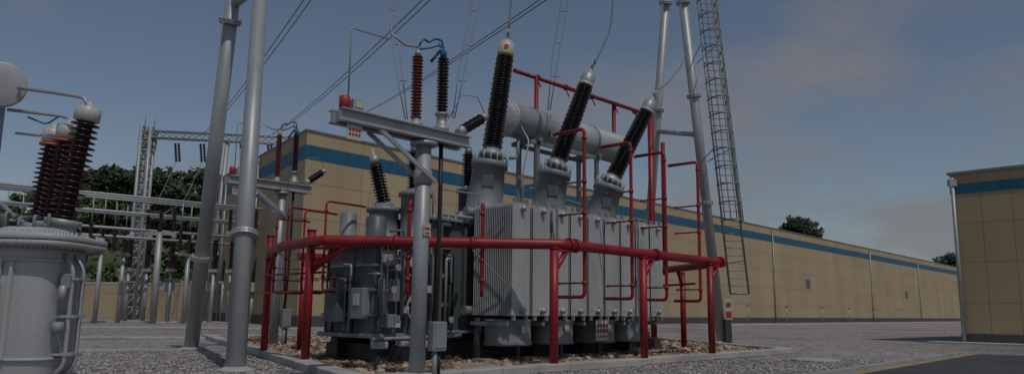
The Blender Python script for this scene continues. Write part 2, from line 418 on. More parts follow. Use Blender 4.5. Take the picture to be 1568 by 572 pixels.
m.make("tap_changer_compartment",T)
m=MB()
def lbush(p0,p1,mat,rs,rc,n,cap=GALV):
    p0=V(p0);p1=V(p1); m.ins(p0,p1,mat,rs,rc,n); d=(p1-p0).normalized()
    m.lathe(p0-d*.12,d,[(0,rs*.95),(.12,rs*.95),(.12,rc*1.2)],cap,20)
    m.lathe(p1,d,[(0,rs*.6),(.22,rs*.55),(.22,rs*.25),(.45,rs*.12)],cap,18)
lbush((-1.78,3.4,4.55),(-2.2,3.3,5.6),BLK,.23,.14,13)
lbush((-1.2,2.75,4.95),(-1.3,2.65,6.0),BLK,.22,.13,13)
m.lathe((1.95,3.8,4.1),(0,0,1),[(0,.3),(1.2,.3),(1.2,.36),(1.3,.36)],DGREY,20); lbush((1.95,3.8,5.5),(1.95,3.8,6.6),BLK,.21,.12,13)
m.lathe((.3,4.2,4.1),(0,0,1),[(0,.3),(.9,.3),(.9,.36),(1.0,.36)],DGREY,20); lbush((.3,4.2,5.2),(.1,4.3,6.3),BLK,.2,.12,13)
m.make("low_voltage_bushings",T)
bush=[((1.42,2.6,4.08),(1.58,2.4,6.25),(1.9,2.05,10.05)),((4.55,2.78,4.08),(4.83,2.44,6.4),(5.65,1.56,9.8)),((7.6,2.95,4.08),(8.09,2.46,6.3),(9.18,1.28,9.5))]
tops=[]
for i,(a,b,c) in enumerate(bush):
    m=MB(); a=V(a);b=V(b);c=V(c); d=(b-a); L=d.length; dn=d.normalized()
    m.lathe(a-dn*.2,d,[(0,.66),(.3,.66),(.3,.58),(L*.55,.56),(L*.93,.50),(L*.93,.58),(L*.93+.12,.58),(L+.05,.58),(L+.05,.48)],GREY,32)
    for k in range(16):
        t=2*math.pi*k/16; _,p,q=m.frame(d); m.tube(b+dn*-.22+(p*math.cos(t)+q*math.sin(t))*.54,b+dn*.12+(p*math.cos(t)+q*math.sin(t))*.54,.025,GALV,n=6)
    m.box(a.lerp(b,.62)+V((-.37,-.42,0)),(.36,.04,.36),DGREY,Matrix.Rotation(-.75,3,'Z'))
    e=(c-b).normalized(); b2=b+e*.32; c2=c-e*.5
    m.lathe(b,e,[(0,.42),(.15,.42),(.2,.3),(.34,.28)],GALV,24)
    m.ins(b2,c2,BLK,.335,.21,36,26,.86)
    cap_=WHITE if i==0 else GALV
    m.lathe(c2,e,[(0,.24),(.03,.255),(.42,.255),(.44,.22),(.5,.2)],cap_,24)
    m.lathe(c2+e*.02,e,[(.0,.262),(.09,.262)],YEL if i==0 else WHITE,24)
    m.lathe(c2+e*.49,e,[(0,.10),(.08,.10),(.08,.04),(.42,.035)],GALV,14)
    m.box(c2+e*.82,(.16,.04,.24),GALV,e.to_track_quat('Z','X').to_matrix())
    for s_ in(-.05,.05): m.box(c2+e*.78+V((s_,s_,0)),(.05,.12,.06),GALV)
    if i==0: m.lathe(c2+e*.26+V((-.175,-.175,0)),(-.7,-.7,0),[(0,.075),(.03,.075)],RUST,12)
    m.make("high_voltage_bushing",T); tops.append(c2+e*.92)
m=MB()
r=.62
m.lathe((4.05,4.2,8.3),(1,0,0),[(-.14,.03),(-.12,.25),(-.07,.45),(0,.58),(.06,r),(.08,r+.05),(.16,r+.05),(.16,r),(7.1,r),(7.1,r+.05),(7.18,r+.05),(7.2,.58),(7.27,.35),(7.32,.05)],RADG,40)
for x in(5.3,8.9):
    m.lathe((x,4.2,8.3),(1,0,0),[(0,r+.03),(.12,r+.03)],GREY,40)
    for y in(3.75,4.65): m.box((x+.06,y,5.9),(.16,.12,3.7),GREY)
    m.box((x+.06,4.2,7.65),(.2,1.3,.14),GREY); m.box((x+.06,4.2,6.0),(.1,1.0,.1),GREY)
m.box((7.1,3.75,7.55),(4.2,.12,.14),GREY); m.box((7.1,4.65,7.55),(4.2,.12,.14),GREY)
m.path([(4.6,4.0,7.75),(4.6,4.0,6.9),(2.9,3.6,6.6),(2.9,3.6,4.1)],.06,GREY,10,.25)
m.path([(6.6,4.0,7.7),(6.6,3.6,5.6),(9.4,3.6,5.4),(9.4,3.6,4.1)],.045,GREY,10,.25)
m.lathe((3.98,4.2,8.3),(-1,0,0),[(0,.12),(.12,.12)],GALV,14)
for k in range(24):
    a=2*math.pi*k/24; m.tube((4.1,4.2+.645*math.cos(a),8.3+.645*math.sin(a)),(4.25,4.2+.645*math.cos(a),8.3+.645*math.sin(a)),.02,GALV,n=6)
for z in(8.0,8.6): m.box((6.2,3.6,z),(.5,.02,.28),WHITE if z>8.3 else GREY)
m.lathe((7.4,3.62,8.5),(0,-1,0),[(0,.13),(.06,.13)],WHITE,16)
m.path([(4.4,3.7,8.0),(4.4,3.3,7.4),(4.1,3.3,6.2),(4.1,3.3,4.1)],.03,GALV,8,.15)
m.make("oil_conservator",T)
m=MB(); nx=9; pw=7.75/nx
for i in range(nx):
    xc=(i+.5)*pw
    for j in range(22):
        y=.03+j*.07
        m.box((xc,y,2.92),(pw-.12,.022,3.1),RADG,bev=.009)
        if j==0:
            for k in range(3): m.box((xc-.22+k*.22,y-.014,2.92),(.16,.018,2.8),RADG,bev=.008)
    for z in(4.32,1.52):
        m.tube((xc,-.03,z),(xc,1.75,z),.075,RADG,n=14); m.lathe((xc,-.05,z),(0,-1,0),[(0,.085),(.05,.085),(.06,.04),(.1,.035)],GALV,12)
    for dx in(-.25,.25): m.box((xc+dx,.06,4.53),(.05,.12,.12),GALV); m.box((xc+dx,.06,1.3),(.05,.12,.12),GALV)
m.tube((-.15,1.68,4.32),(7.9,1.68,4.32),.13,GREY,n=16); m.tube((-.15,1.68,1.5),(7.9,1.68,1.5),.13,GREY,n=16)
for x in(.4,2.9,5.4,7.4):
    for z in(4.3,1.5): m.tube((x,1.6,z-.05),(x,2.1,z-.35 if z>3 else z),.11,GREY,n=14)
for a,b in(((-.015,.1,4.2),(-.015,1.5,3.2)),((-.015,1.5,3.2),(-.015,.1,2.2)),((-.015,.1,2.2),(-.015,1.5,1.6))): m.beam(a,b,.02,.025,GALV)
m.make("radiator_bank",T)
m=MB()
for i,x in enumerate((.75,2.65,4.75,6.6)):
    m.lathe((x,.8,.55),(0,0,1),[(0,.66),(.05,.70),(.12,.66),(.62,.66),(.68,.70),(.72,.70)],GREY,32)
    m.lathe((x,.8,.50),(0,0,1),[(0,.2),(.3,.2)],STEEL,16)
    for k in range(5):
        a=k*1.2566; m.box((x+.35*math.cos(a),.8+.35*math.sin(a),.75),(.5,.16,.03),STEEL,Matrix.Rotation(a,3,'Z')@Matrix.Rotation(.5,3,'X'))
    for s_ in(-.75,.75): m.box((x+s_,.8,1.15),(.08,1.4,.1),GREY)
    m.box((x-.1,.11,1.0),(.18,.02,.2),WHITE)
for x in(0.05,1.7,3.7,5.7,7.5): m.box((x,1.3,.65),(.12,.12,1.3),DGREY); m.box((x,1.0,.1),(.5,.5,.2),CONC)
m.make("cooling_fans",T)
m=MB()
m.box((4.2,.05,.95),(.62,.03,.62),WHITE)
for r_ in range(3):
    for c_ in range(4):
        m.box((3.98+c_*.15,.028,1.1-r_*.17),(.09,.012,.10 if r_<2 else .05),SIGNR)
m.make("warning_plate",T)
m=MB()
for x in(.2,3.2,6.3,9.0):
    m.lathe((x,2.3,4.08),(0,0,1),[(0,.2),(.12,.2),(.12,.14),(.3,.14),(.32,.05)],GREY,18)
m.path([(-.8,2.1,4.2),(3.3,2.1,4.2),(3.3,2.0,4.5),(6.5,2.0,4.5)],.05,GREY,10,.2)
m.path([(0,2.9,4.35),(9,2.9,4.35)],.06,GREY,10)
m.box((3.3,1.95,4.75),(1.1,.04,.22),YEL); m.box((6.6,1.95,4.75),(.8,.04,.2),YEL)
m.path([(-1.2,1.9,4.1),(-1.2,1.9,4.9),(.6,1.9,4.9),(.6,1.9,4.1)],.025,GALV,8,.1)
m.make("tank_top_fittings",T)

# ---------------------------------------------------------------- red fire-spray pipe frame
F=empty("fire_sprinkler_pipe_frame",(0,21,0),RZ)
m=MB(); zr=3.25
m.path([(-2.7,7.9,zr),(-3.69,5.44,zr),(-4.05,2.9,zr),(.45,-1.43,zr),(9.5,-1.36,zr),(12.2,2.5,zr),(12.4,6.8,zr),(-1.0,9.0,zr)],.14,RED,20,.12)
for t in(.30,.62): 
    p=V((-4.05,2.9,zr)).lerp(V((.45,-1.43,zr)),t); d=V((4.5,-4.33,0)).normalized(); m.lathe(p-d*.07,d,[(0,.165),(.14,.165)],RED,18)
for x in(.75,1.0,5.0,9.1): m.lathe((x-.06,-1.42,zr),(1,0,0),[(0,.19),(.12,.19)],RED,18)
m.make("ring_main",F)
m=MB()
def post(x,y,top,bx,by,r=.115):
    m.tube((x,y,0),(x,y,top),r,RED,n=16); m.lathe((x,y,0),(0,0,1),[(0,.24),(.03,.24),(.03,r)],RED,16)
    m.lathe((x,y,top),(0,0,1),[(0,r+.02),(.03,r+.02)],RED,16)
    m.tube((x,y,zr-.75),(bx,by,zr-.08),.075,RED,n=12); m.beam((x,y,zr-.17),(bx,by,zr-.17),.14,.06,RED)
post(-2.65,8.0,3.75,-3.1,6.9); post(-3.97,3.6,3.55,-3.55,2.45); post(.02,-1.5,3.1,.7,-1.42); post(4.16,-1.5,3.1,4.85,-1.42)
post(8.2,-1.5,3.1,8.9,-1.42); post(12.2,1.9,3.1,11.7,1.8); post(-1.0,8.6,3.1,0,8.8); post(6,8.0,3.1,6.6,8.0)
m.make("support_posts",F)
m=MB()
m.tube((15.05,5.1,0),(15.05,5.1,10.8),.14,RED,n=16)
m.tube((15.45,4.7,3.2),(15.45,4.7,9.4),.1,RED,n=16)
m.path([(15.05,5.1,10.7),(5.86,5.4,10.75)],.085,RED,12)
for x in(7.1,8.9,10.7,12.4,14.0):
    m.lathe((x,5.3,10.73),(1,0,0),[(0,.13),(.1,.13)],RED,14); m.path([(x,5.3,10.7),(x,5.1,10.3)],.03,RED,8)
for x in(7.1,12.4): m.tube((x,5.33,3.2),(x,5.33,10.7),.09,RED,n=12)
m.make("upper_spray_pipe",F)
m=MB()
def riser(x,y,zb,zt,dx,dy,r=.052,arm=1.05):
    d=V((dx,dy,0)).normalized(); q=r/.052
    m.path([V((x,y,zb))+d*arm*.95,V((x,y,zb)),V((x,y,zt)),V((x,y,zt))+d*arm],r,RED,10,.14)
    for z in(zb+.38,zt-2.4,zt-1.5):
        if z<zb+.2: continue
        m.path([V((x,y,z)),V((x,y,z))+d*arm*.8],.026*q,RED,8); m.lathe(V((x,y,z))+d*arm*.8,d,[(0,.028*q),(.05,.05*q),(.09,.03*q)],RED,10)
        m.lathe((x,y,z-.05),(0,0,1),[(0,r+.018),(.1,r+.018)],RED,12)
    m.lathe((x,y,zt-.3),(0,0,1),[(0,r+.018),(.08,r+.018)],RED,12)
    e_=V((x,y,zt))+d*arm; m.lathe(e_,d,[(0,.05*q),(.05,.068*q),(.1,.04*q)],RED,10)
for x in(1.57,3.88,5.78,7.9): riser(x,-1.3,1.9,6.6,0,1)
riser(-1.0,.12,1.9,4.3,.7,.7,arm=.5); riser(-2.4,1.45,1.9,4.35,.7,.7,arm=.5)
riser(-3.75,3.3,1.95,4.35,1,.1,.03,1.3); riser(-3.7,4.4,1.95,4.2,1,.1,.03); riser(-3.5,5.6,1.95,4.4,1,.1,.03,1.4); riser(-3.1,6.9,1.95,4.2,1,.0,.03)
riser(11.9,3.2,1.9,5.2,-1,0,.04)
for z in(1.95,2.45):
    m.path([(-3.75,3.2,z),(-3.5,6.8,z)],.03,RED,8)
m.path([(10.9,.6,2.6),(12.1,2.6,2.6),(12.1,4.6,2.6)],.04,RED,8)
m.make("spray_risers",F)

# ---------------------------------------------------------------- cable-termination gantries
def gantry(loc,zs,name="cable_termination_gantry"):
    G=empty(name,(*loc,0),math.radians(46.5),(1,1,zs))
    m=MB()
    m.tube((0,0,0),(0,0,5.15),.17,GALV,n=24); m.lathe((0,0,0),(0,0,1),[(0,.35),(.05,.35),(.05,.18)],GALV,24)
    m.lathe((0,0,5.05),(0,0,1),[(0,.3),(.08,.3)],GALV,20)
    for y in(-.14,.14):
        m.box((-.55,y,5.3),(3.5,.06,.26),GALV); m.box((-.55,y*1.3,5.42),(3.5,.16,.025),GALV); m.box((-.55,y*1.3,5.18),(3.5,.16,.025),GALV)
    m.box((-.55,0,5.455),(3.2,.3,.02),GALV)
    for x in(-2.2,-1.1,1.05): m.box((x,0,5.3),(.04,.26,.22),GALV)
    for y in(-.21,.21): m.beam((-1.35,y,5.16),(.2,y,4.25),.05,.09,GALV)
    m.lathe((0,0,4.2),(0,0,1),[(0,.2),(.3,.2)],GALV,20)
    m.make("post_and_beam",G)
    m=MB()
    m.lathe((-.25,0,5.46),(0,0,1),[(0,.16),(.06,.16),(.06,.1),(.18,.1)],GALV,16)
    m.ins((-.25,0,5.62),(-.25,0,7.05),RBRN,.13,.075,20,20); m.lathe((-.25,0,7.05),(0,0,1),[(0,.07),(.1,.07),(.12,.02),(.25,.02)],GALV,12)
    m.lathe((.5,0,5.46),(0,0,1),[(0,.17),(.12,.17),(.12,.12),(.38,.12),(.38,.16),(.42,.16)],GALV,16)
    m.ins((.5,0,5.86),(.5,0,7.2),BLK,.14,.08,18,20); m.lathe((.5,0,7.2),(0,0,1),[(0,.08),(.14,.08),(.16,.04)],BLUE,12)
    m.path([(.5,0,5.2),(.47,-.05,4),(.42,-.1,2.5),(.32,-.12,1.2)],.05,CABLE,10)
    m.ins((1.15,0,5.62),(1.75,0,6.0),BLK,.13,.08,9,18); m.lathe((1.0,0,5.52),(.6,0,.38),[(0,.1),(.14,.12),(.18,.12)],GALV,14); m.lathe((1.75,0,6.0),(.6,0,.38),[(0,.1),(.15,.09),(.25,.03)],GALV,14)
    m.path([(1.9,0,6.1),(1.6,0,6.5),(1.1,0,6.45),(.7,0,5.8)],.012,WIRE,6)
    m.make("insulators",G)
    m=MB()
    m.lathe((-2.1,0,5.46),(0,0,1),[(0,.11),(.26,.11),(.28,.08)],SIGNR,18); m.box((-1.82,0,5.58),(.26,.22,.26),GALV,bev=.02); m.box((-1.82,-.12,5.6),(.18,.02,.14),WHITE)
    m.path([(-2.02,0,5.7),(-2.02,0,7.2),(-1.05,0,7.22)],.018,GALV,8,.05)
    m.box((-1.95,-.17,4.98),(.36,.015,.3),WHITE); 
    for r_ in range(2):
        for c_ in range(4): m.box((-2.06+c_*.075,-.182,5.03-r_*.09),(.05,.01,.045),SIGNR)
    m.path([(-1.0,0,7.35),(-.6,0,7.2),(-.25,0,7.25)],.025,GALV,8)
    m.path([(-.25,0,7.25),(-.1,0,7.5),(.1,.05,7.45),(.25,.05,7.6),(.45,0,7.6),(.5,0,7.35)],.028,BLUE,8,.1)
    m.path([(-.2,0,7.22),(.05,0,7.3),(.35,0,7.45),(.5,0,7.4)],.022,BLUE,8,.1)
    m.path([(.1,-.05,7.0),(.2,-.05,7.12),(.36,-.05,7.32)],.035,CABLE,8)
    m.path([(.3,-.05,7.5),(.4,-.2,7.2),(.5,-.1,7.0)],.018,BLUE,6,.1)
    m.make("fittings_and_leads",G)
    m=MB()
    m.box((.36,-.2,.95),(.38,.22,.62),GREY,bev=.02); m.box((.36,-.32,.97),(.32,.015,.52),GREY); m.tube((.3,-.2,0),(.3,-.2,.65),.06,GREY,n=12); m.tube((.42,-.2,0),(.42,-.2,.65),.04,CABLE,n=10)
    m.box((.0,-.19,3.2),(.2,.015,.26),WHITE); m.box((.0,-.2,3.22),(.14,.01,.05),SIGNR); m.box((.0,-.2,3.12),(.12,.01,.03),SIGNR)
    m.make("control_box",G)
    return G
gantry((-1.95,16.6),1.0)
gantry((-9.05,30.0),1.17)

# ---------------------------------------------------------------- gantry A-frame poles
def pole(m,p0,p1,r,fl,n=28):
    p0=V(p0);p1=V(p1); m.tube(p0,p1,r,GALV,r1=r*.94,n=n); m.lathe(p0,(0,0,1),[(0,r*1.9),(.06,r*1.9),(.06,r*1.6),(.12,r*1.05)],CONCL,28)
    for t in fl:
        m.flange(p0,p1,t,r+.12,GALV,.07,28)
        d=(p1-p0).normalized(); _,a,b=m.frame(d); c=p0.lerp(p1,t)
        for k in range(14):
            q=2*math.pi*k/14; w=(a*math.cos(q)+b*math.sin(q))*(r+.07); m.tube(c+w-d*.12,c+w+d*.12,.018,GALV,n=6)
m=MB()
def ext(a,b,k): a=V(a);b=V(b); return a.lerp(b,k)
a0,a1=(-11.35,28.0,0),(-9.42,24.5,11.67); b0,b1=(-6.54,18.84,0),(-8.1,23.3,11.15)
pole(m,a0,ext(a0,a1,1.12),.25,(.245,.84)); pole(m,b0,ext(b0,b1,1.12),.24,(.27,.96))
m.tube(ext(a0,a1,.985),ext(b0,b1,1.06),.17,GALV,n=20)
m.make("a_frame_support_poles")
m=MB()
c0_,c1_=(10.8,40,0),(8.76,38,17.6); d0,d1=(7.4,44.4,0),(8.3,40,18.4)
pole(m,c0_,ext(c0_,c1_,1.15),.25,(.35,.62,.86)); pole(m,d0,ext(d0,d1,1.1),.24,(.35,.62,.9))
m.tube(ext(c0_,c1_,.60),ext(d0,d1,.62),.13,GALV,n=14)
m.box((11.0,39.6,.6),(.3,.3,1.2),STEEL)
m.make("a_frame_support_poles")
m=MB()
la=V((10.0,35.4,2.4)); lb=V((8.95,36.0,17.5)); ra=V((10.85,35.4,2.4)); rb=V((9.75,36.0,17.5))
m.path([la,lb],.05,GALVD,8); m.path([ra,rb],.05,GALVD,8); m.tube(la,ra,.045,GALVD,n=8)
n=44
for i in range(n): m.tube(la.lerp(lb,i/n),ra.lerp(rb,i/n),.02,GALVD,n=6)
hoops=[]
for i in range(15):
    t=.22+i*.055; p=la.lerp(lb,t);q=ra.lerp(rb,t);c=(p+q)/2;w=(q-p)/2*1.15
    pts=[c+w*math.cos(a)+V((0,-.95,0))*math.sin(a) for a in [math.pi*k/12 for k in range(13)]]
    m.path(pts,.036,GALVD,6); hoops.append(pts)
for k in(2,4,6,8,10): m.path([h[k] for h in hoops],.026,GALVD,6)
for t in(.1,.45,.8):
    p=la.lerp(lb,t); m.tube(p,p+V((.2,3.2,0)),.03,GALV,n=6); p=ra.lerp(rb,t); m.tube(p,p+V((-.3,3.2,0)),.03,GALV,n=6)
m.make("caged_ladder")
m=MB(); m.tube((11.3,40.2,0),(11.3,40.2,1.0),.07,YEL,n=12); m.tube((11.3,40.2,.3),(11.3,40.2,.5),.075,CABLE,n=12); m.tube((11.3,40.2,.7),(11.3,40.2,.85),.075,CABLE,n=12)
m.box((11.15,39.9,1.7),(.35,.03,1.1),WHITE)
m.box((11.15,39.88,1.45),(.27,.02,.3),SIGNR); m.lathe((11.15,39.88,1.95),(0,-1,0),[(0,.13),(.02,.13)],SIGNR,16); m.tube((11.15,39.93,0),(11.15,39.93,1.2),.03,GALV,n=8); m.make("warning_sign")

# ---------------------------------------------------------------- foreground left apparatus
E=empty("oil_filled_reactor_unit",(-9.35,15.0,0),0)
m=MB()
m.squircle(-.45,0,1.27,.82,[(.15,-.02),(.2,0),(2.5,.02),(2.58,.02)],RADG)
m.squircle(-.45,0,1.27,.82,[(2.58,.30),(2.60,.33),(2.66,.33),(2.67,.32)],RADG)
m.squircle(-.45,0,1.27,.82,[(2.69,.32),(2.70,.33),(2.78,.33),(2.80,.31),(2.81,.1),(2.92,.0),(2.95,-.15)],RADG)
for z in(.5,2.3): m.squircle(-.45,0,1.27,.82,[(z,.05),(z+.05,.05)],RADG)
m.box((-.45,0,.075),(2.9,2.1,.15),CONC)
for p in m.sring(-.45,0,1.53,1.08,0,n=70): m.tube((p.x,p.y,2.54),(p.x,p.y,2.86),.024,GALV,n=6)
for x in(.25,-1.2): m.box((x,-.86,1.4),(.05,.1,1.75),RADG)
m.box((-.42,-1.0,1.30),(.98,.34,1.25),RADG,bev=.03); m.box((-.42,-1.185,1.30),(.86,.03,1.1),RADG,bev=.01); m.box((-.05,-1.21,1.30),(.03,.03,.12),GALVD)
for z in(.9,1.7): m.box((-.84,-1.20,z),(.03,.03,.1),GALVD)
m.box((-.18,-.88,2.20),(.48,.05,.30),WHITE); m.box((-.18,-.91,2.25),(.42,.01,.12),SIGNR); m.box((-.18,-.91,2.12),(.36,.01,.03),SIGNR)
m.make("tank",E)
m=MB()
for x,y,r in((1.05,-.3,.04),(1.17,-.15,.028),(1.03,.1,.04)):
    m.path([(x-.2,y,2.45),(x,y,2.2),(x,y,.4),(x-.2,y,.2)],r,GALV,10,.15)
for z in(.6,1.3,2.0): m.box((1.0,-.15,z),(.38,.4,.05),GALV)
m.lathe((.97,-.45,1.6),(0,0,1),[(0,.07),(.25,.07),(.27,.04)],GALV,14); m.lathe((.95,-.45,1.0),(0,0,1),[(0,.1),(.2,.1)],GREY,14)
m.box((.97,-.35,1.95),(.18,.14,.28),GREY,bev=.02)
for i in range(6):
    a=-2.2+i*.3; m.path([(.8*math.cos(a),.8*math.sin(a),2.9),(.8*math.cos(a),.8*math.sin(a),3.1+.05*(i%3)),(.5*math.cos(a+.2),.5*math.sin(a+.2),3.15)],.03,GREY,8,.06)
m.lathe((-.5,-.5,2.9),(0,0,1),[(0,.16),(.25,.16),(.27,.1)],GREY,16); m.lathe((-.1,-.75,2.85),(0,0,1),[(0,.1),(.25,.1),(.27,.1)],DGREY,16)
m.path([(-.7,-.7,3.3),(-.3,-.6,3.4),(.1,-.7,3.1)],.05,GREY,8,.1)
m.path([(-.9,-.4,2.9),(-.8,-.5,3.35),(-.2,-.55,3.3),(.1,-.4,2.95)],.028,GALV,8,.12)
m.make("pipework",E)
for (bx,by,tx,ty,zb,zt,s_) in((.62,-.05,.86,-.05,3.15,5.1,1.0),(.05,.45,.20,.45,3.15,4.85,.85),(-.45,.85,-.32,.85,3.15,4.85,.85)):
    m=MB(); b=V((bx,by,zb));t=V((tx,ty,zt)); d=(t-b).normalized()
    m.lathe(b-d*.4,d,[(0,.38*s_),(.1,.38*s_),(.1,.28*s_),(.28,.25*s_),(.28,.33*s_),(.4,.33*s_)],GALV,24)
    m.ins(b,t,BRN,.29*s_,.15*s_,17,26,.9)
    m.lathe(t,d,[(0,.17*s_),(.03,.24*s_),(.28,.24*s_),(.3,.20*s_),(.3,.06),(.42,.05)],WHITE,22)
    if s_<1: m.lathe(t-d*.06,d,[(0,.27*s_),(.05,.27*s_)],RUST,20)
    m.make("brown_bushing",E)
m=MB()
m.lathe((-.92,-.05,5.85),(.52,-.85,-.08),[(-.14,.30),(-.08,.42),(0,.43),(.0,.46),(.05,.46),(.05,.41),(.07,.36),(.085,.2),(.09,.04)],RADG,40)
m.tube((-.99,.07,5.86),(-1.5,.9,5.9),.16,RADG,n=20)
m.path([(-.6,0,5.8),(.1,0,5.72),(.75,0,5.62),(.85,0,5.42)],.04,GALV,10,.12); m.path([(-.9,.2,5.4),(.1,.5,5.35),(.4,.55,5.2)],.035,GALV,10,.12)
m.path([(-1.2,1,5.1),(-.7,1,5.05),(-.35,.9,5.1)],.03,GALV,10)
m.path([(-1.5,.9,5.9),(-1.5,.9,4.9),(-1.5,.9,0)],.07,GALV,12)
m.path([(-.6,.4,5.3),(-.2,.4,5.15),(.1,.3,5.3)],.018,BLUE,8,.1)
m.make("overhead_vessel",E)

# ---------------------------------------------------------------- background switchyard
def lattice_col(m,x,y,z0,z1,w,r=.09,mat=GALV):
    h=w/2; C=[(x-h,y-h),(x+h,y-h),(x+h,y+h),(x-h,y+h)]
    for c in C: m.tube((*c,z0),(*c,z1),r,mat,n=6)
    k=int((z1-z0)/w*.8)
    for i in range(k):
        za=z0+(z1-z0)*i/k; zb=z0+(z1-z0)*(i+1)/k
        for j in range(4):
            a=C[j];b=C[(j+1)%4]
            m.tube((*a,za),(*b,zb),r*.4,mat,n=5); m.tube((*a,zb),(*b,zb),r*.4,mat,n=5)
def lattice_beam(m,p0,p1,w,mat=GALV,r=.08):
    p0=V(p0);p1=V(p1);L=(p1-p0).length;k=int(L/w);d=(p1-p0).normalized();s_=V((-d.y,d.x,0))*w/2;z=V((0,0,w/2))
    C=[s_+z,s_-z,-s_-z,-s_+z]
    for c in C: m.tube(p0+c,p1+c,r,mat,n=6)
    for i in range(k):
        a=p0.lerp(p1,i/k);b=p0.lerp(p1,(i+1)/k)
        for j in range(4): m.tube(a+C[j],b+C[(j+1)%4],r*.5,mat,n=5)
m=MB(); lattice_col(m,-43.6,90,0,22.6,1.1,.2); lattice_beam(m,(-44,90,21.8),(-22,88,20.6),.8,r=.1); lattice_beam(m,(-43,90,21.6),(-58,120,20),1.0)
m.tube((-34.6,89,0),(-33.6,89,21),.26,GALV,n=12); m.tube((-30.5,89,0),(-32,89,21),.22,GALV,n=12); lattice_col(m,-58,120,0,21,1.3,.12)
m.tube((-44,90,22.6),(-44,90,25),.05,GALV,n=6); m.tube((-42.9,90,22.6),(-42.9,90,24.4),.05,GALV,n=6)
for x in(-40,-37,-29,-26):
    m.ins((x,89.5,20.6),(x+.3,89.5,18.4),BLK,.2,.08,12,10); m.ins((x+.4,89.5,20.6),(x+.7,89.5,18.4),BLK,.2,.08,12,10)
    m.path([(x+.3,89.5,18.4),(x+.1,86,13),(x-.5,80,10.5)],.04,WIRE,5,2)
m.make("lattice_gantry")
m=MB()
for k,(dz,dy) in enumerate(((0,0),(0,2),(0,4),(-1.4,.8),(-1.4,3),(-2.8,1.5),(-3.4,4.0))):
    m.tube((-52,55+dy,11.4+dz),(-17,80+dy,10.9+dz),.12,GALV,n=8)
for t in(.1,.28,.45,.62,.8,.97):
    p=V((-52,57,0)).lerp(V((-17,82,0)),t); 
    m.tube(p,p+V((0,0,6.3)),.2,GALV,n=12); m.tube(p+V((0,4,0)),p+V((0,4,6.3)),.2,GALV,n=12); m.beam(p+V((0,-2,6.3)),p+V((0,5,6.3)),.3,.3,GALV)
    for yy in(-2,0,2,4): m.ins(p+V((0,yy,6.5)),p+V((0,yy,8.6)),BRN,.22,.12,12,12); m.tube(p+V((0,yy,8.6)),p+V((0,yy,10.9)),.05,GALV,n=6)
m.make("busbar_structure")
def switchgear(x,y,s_,kind):
    m=MB()
    h=4.2
    if kind==0:
        m.tube((0,0,0),(0,0,h),.16,GALV,n=12); m.box((0,0,h+.1),(.7,.5,.25),GALV); m.ins((0,0,h+.3),(0,0,h+2.6),BRN,.28,.16,16,14); m.lathe((0,0,h+2.6),(0,0,1),[(0,.2),(.5,.22),(.6,.1)],RADG,14)
    elif kind==1:
        for dx in(-.9,.9): m.tube((dx,0,0),(dx,0,3.6),.16,GALV,n=12); m.ins((dx,0,3.8),(dx,0,5.8),BRN,.24,.13,14,14)
        m.box((0,0,3.7),(2.6,.35,.25),GALV); m.tube((-1.0,0,5.9),(1.0,0,5.9),.06,GALV,n=8); m.box((0,-.2,1.5),(.5,.3,.8),GREY)
    else:
        m.tube((-.5,0,0),(-.5,0,2.6),.14,GALV,n=10); m.tube((.5,0,0),(.5,0,2.6),.14,GALV,n=10); m.box((0,0,3.0),(1.6,.9,.8),RADG,bev=.05)
        for dx in(-.5,.5): m.ins((dx,0,3.4),(dx*1.7,0,5.6),BRN,.26,.14,14,14); m.lathe((dx*1.7,0,5.6),(0,0,1),[(0,.15),(.3,.15)],GALV,12)
    o=m.make(["instrument_transformer","disconnector_switch","circuit_breaker"][kind]); o.location=(x,y,0); o.scale=(s_,s_,s_); return o
for i in range(9): switchgear(-36.5+i*1.35,74+(i%3)*.8,1.15,i%3 if i%3!=1 else 0)
for i in range(5): switchgear(-35+i*4.2,86,1.15,1)
for i in range(5): switchgear(-60+i*5,80,1.2,(2,0,1)[i%3])
m=MB()
for x,y,z in((-32,70,13),(-25.2,72,13.5),(-47,74,12)):
    m.tube((x,y,0),(x,y,z*.62),.28,GALV,n=12); m.beam((x-1.5,y,z*.62),(x+1.5,y,z*.62),.3,.3,GALV)
    for dx in(-1.2,0,1.2): m.ins((x+dx,y,z*.62+.2),(x+dx,y,z*.62+2.2),BRN,.22,.12,12,12)
m.make("busbar_support")

# ---------------------------------------------------------------- overhead wires
m=MB()
def dbl(a,b,sag,off,r=.028,e0=-.12):
    a=V(a);b=V(b); s_=a.lerp(b,e0)
    m.wire(s_,b,sag,r); m.wire(s_+V(off),b+V(off),sag,r)
dbl((-8.8,30,13.9),(-36.5,88,21.2),.6,(.35,0,.1)); dbl((-4,30,14),(-28.5,88,21.3),.6,(.4,0,.1)); dbl((.8,30,14.1),(-20,95,25.5),.5,(.4,0,.1))
for a,b in(((-5.5,32,14.9),(-4.3,30,9.0)),((-1.75,32,14.9),(-2.45,30.5,9.2)),((2.1,32,14.9),(1.45,31,9.7))):
    a=V(a);b=V(b)
    for o in(0,.28):
        m.path([a+V((o-.05,0,3)),a+V((o,0,0)),a.lerp(b,.5)+V((o-.12,0,0)),b+V((o*.3,0,0))],.026,WIRE,6,1.2)
    for t in(.1,.4,.7): p=a.lerp(b,t); m.tube(p,p+V((.28,0,0)),.03,GALV,n=6)
Mw=Matrix.Translation((0,21,0))@Matrix.Rotation(RZ,4,'Z')
t1,t2,t3=[Mw@t for t in tops]
m.path([t1,t1+V((.02,0,.6)),t1+V((.12,-.1,1.5)),(0.35,23.4,14.5)],.03,WIRE,6,.5)
m.path([t2,(2.98,26.2,10.35),(3.45,26.2,11.4),(3.55,26.2,12.6),(3.4,26.4,15)],.03,WIRE,6,.6)
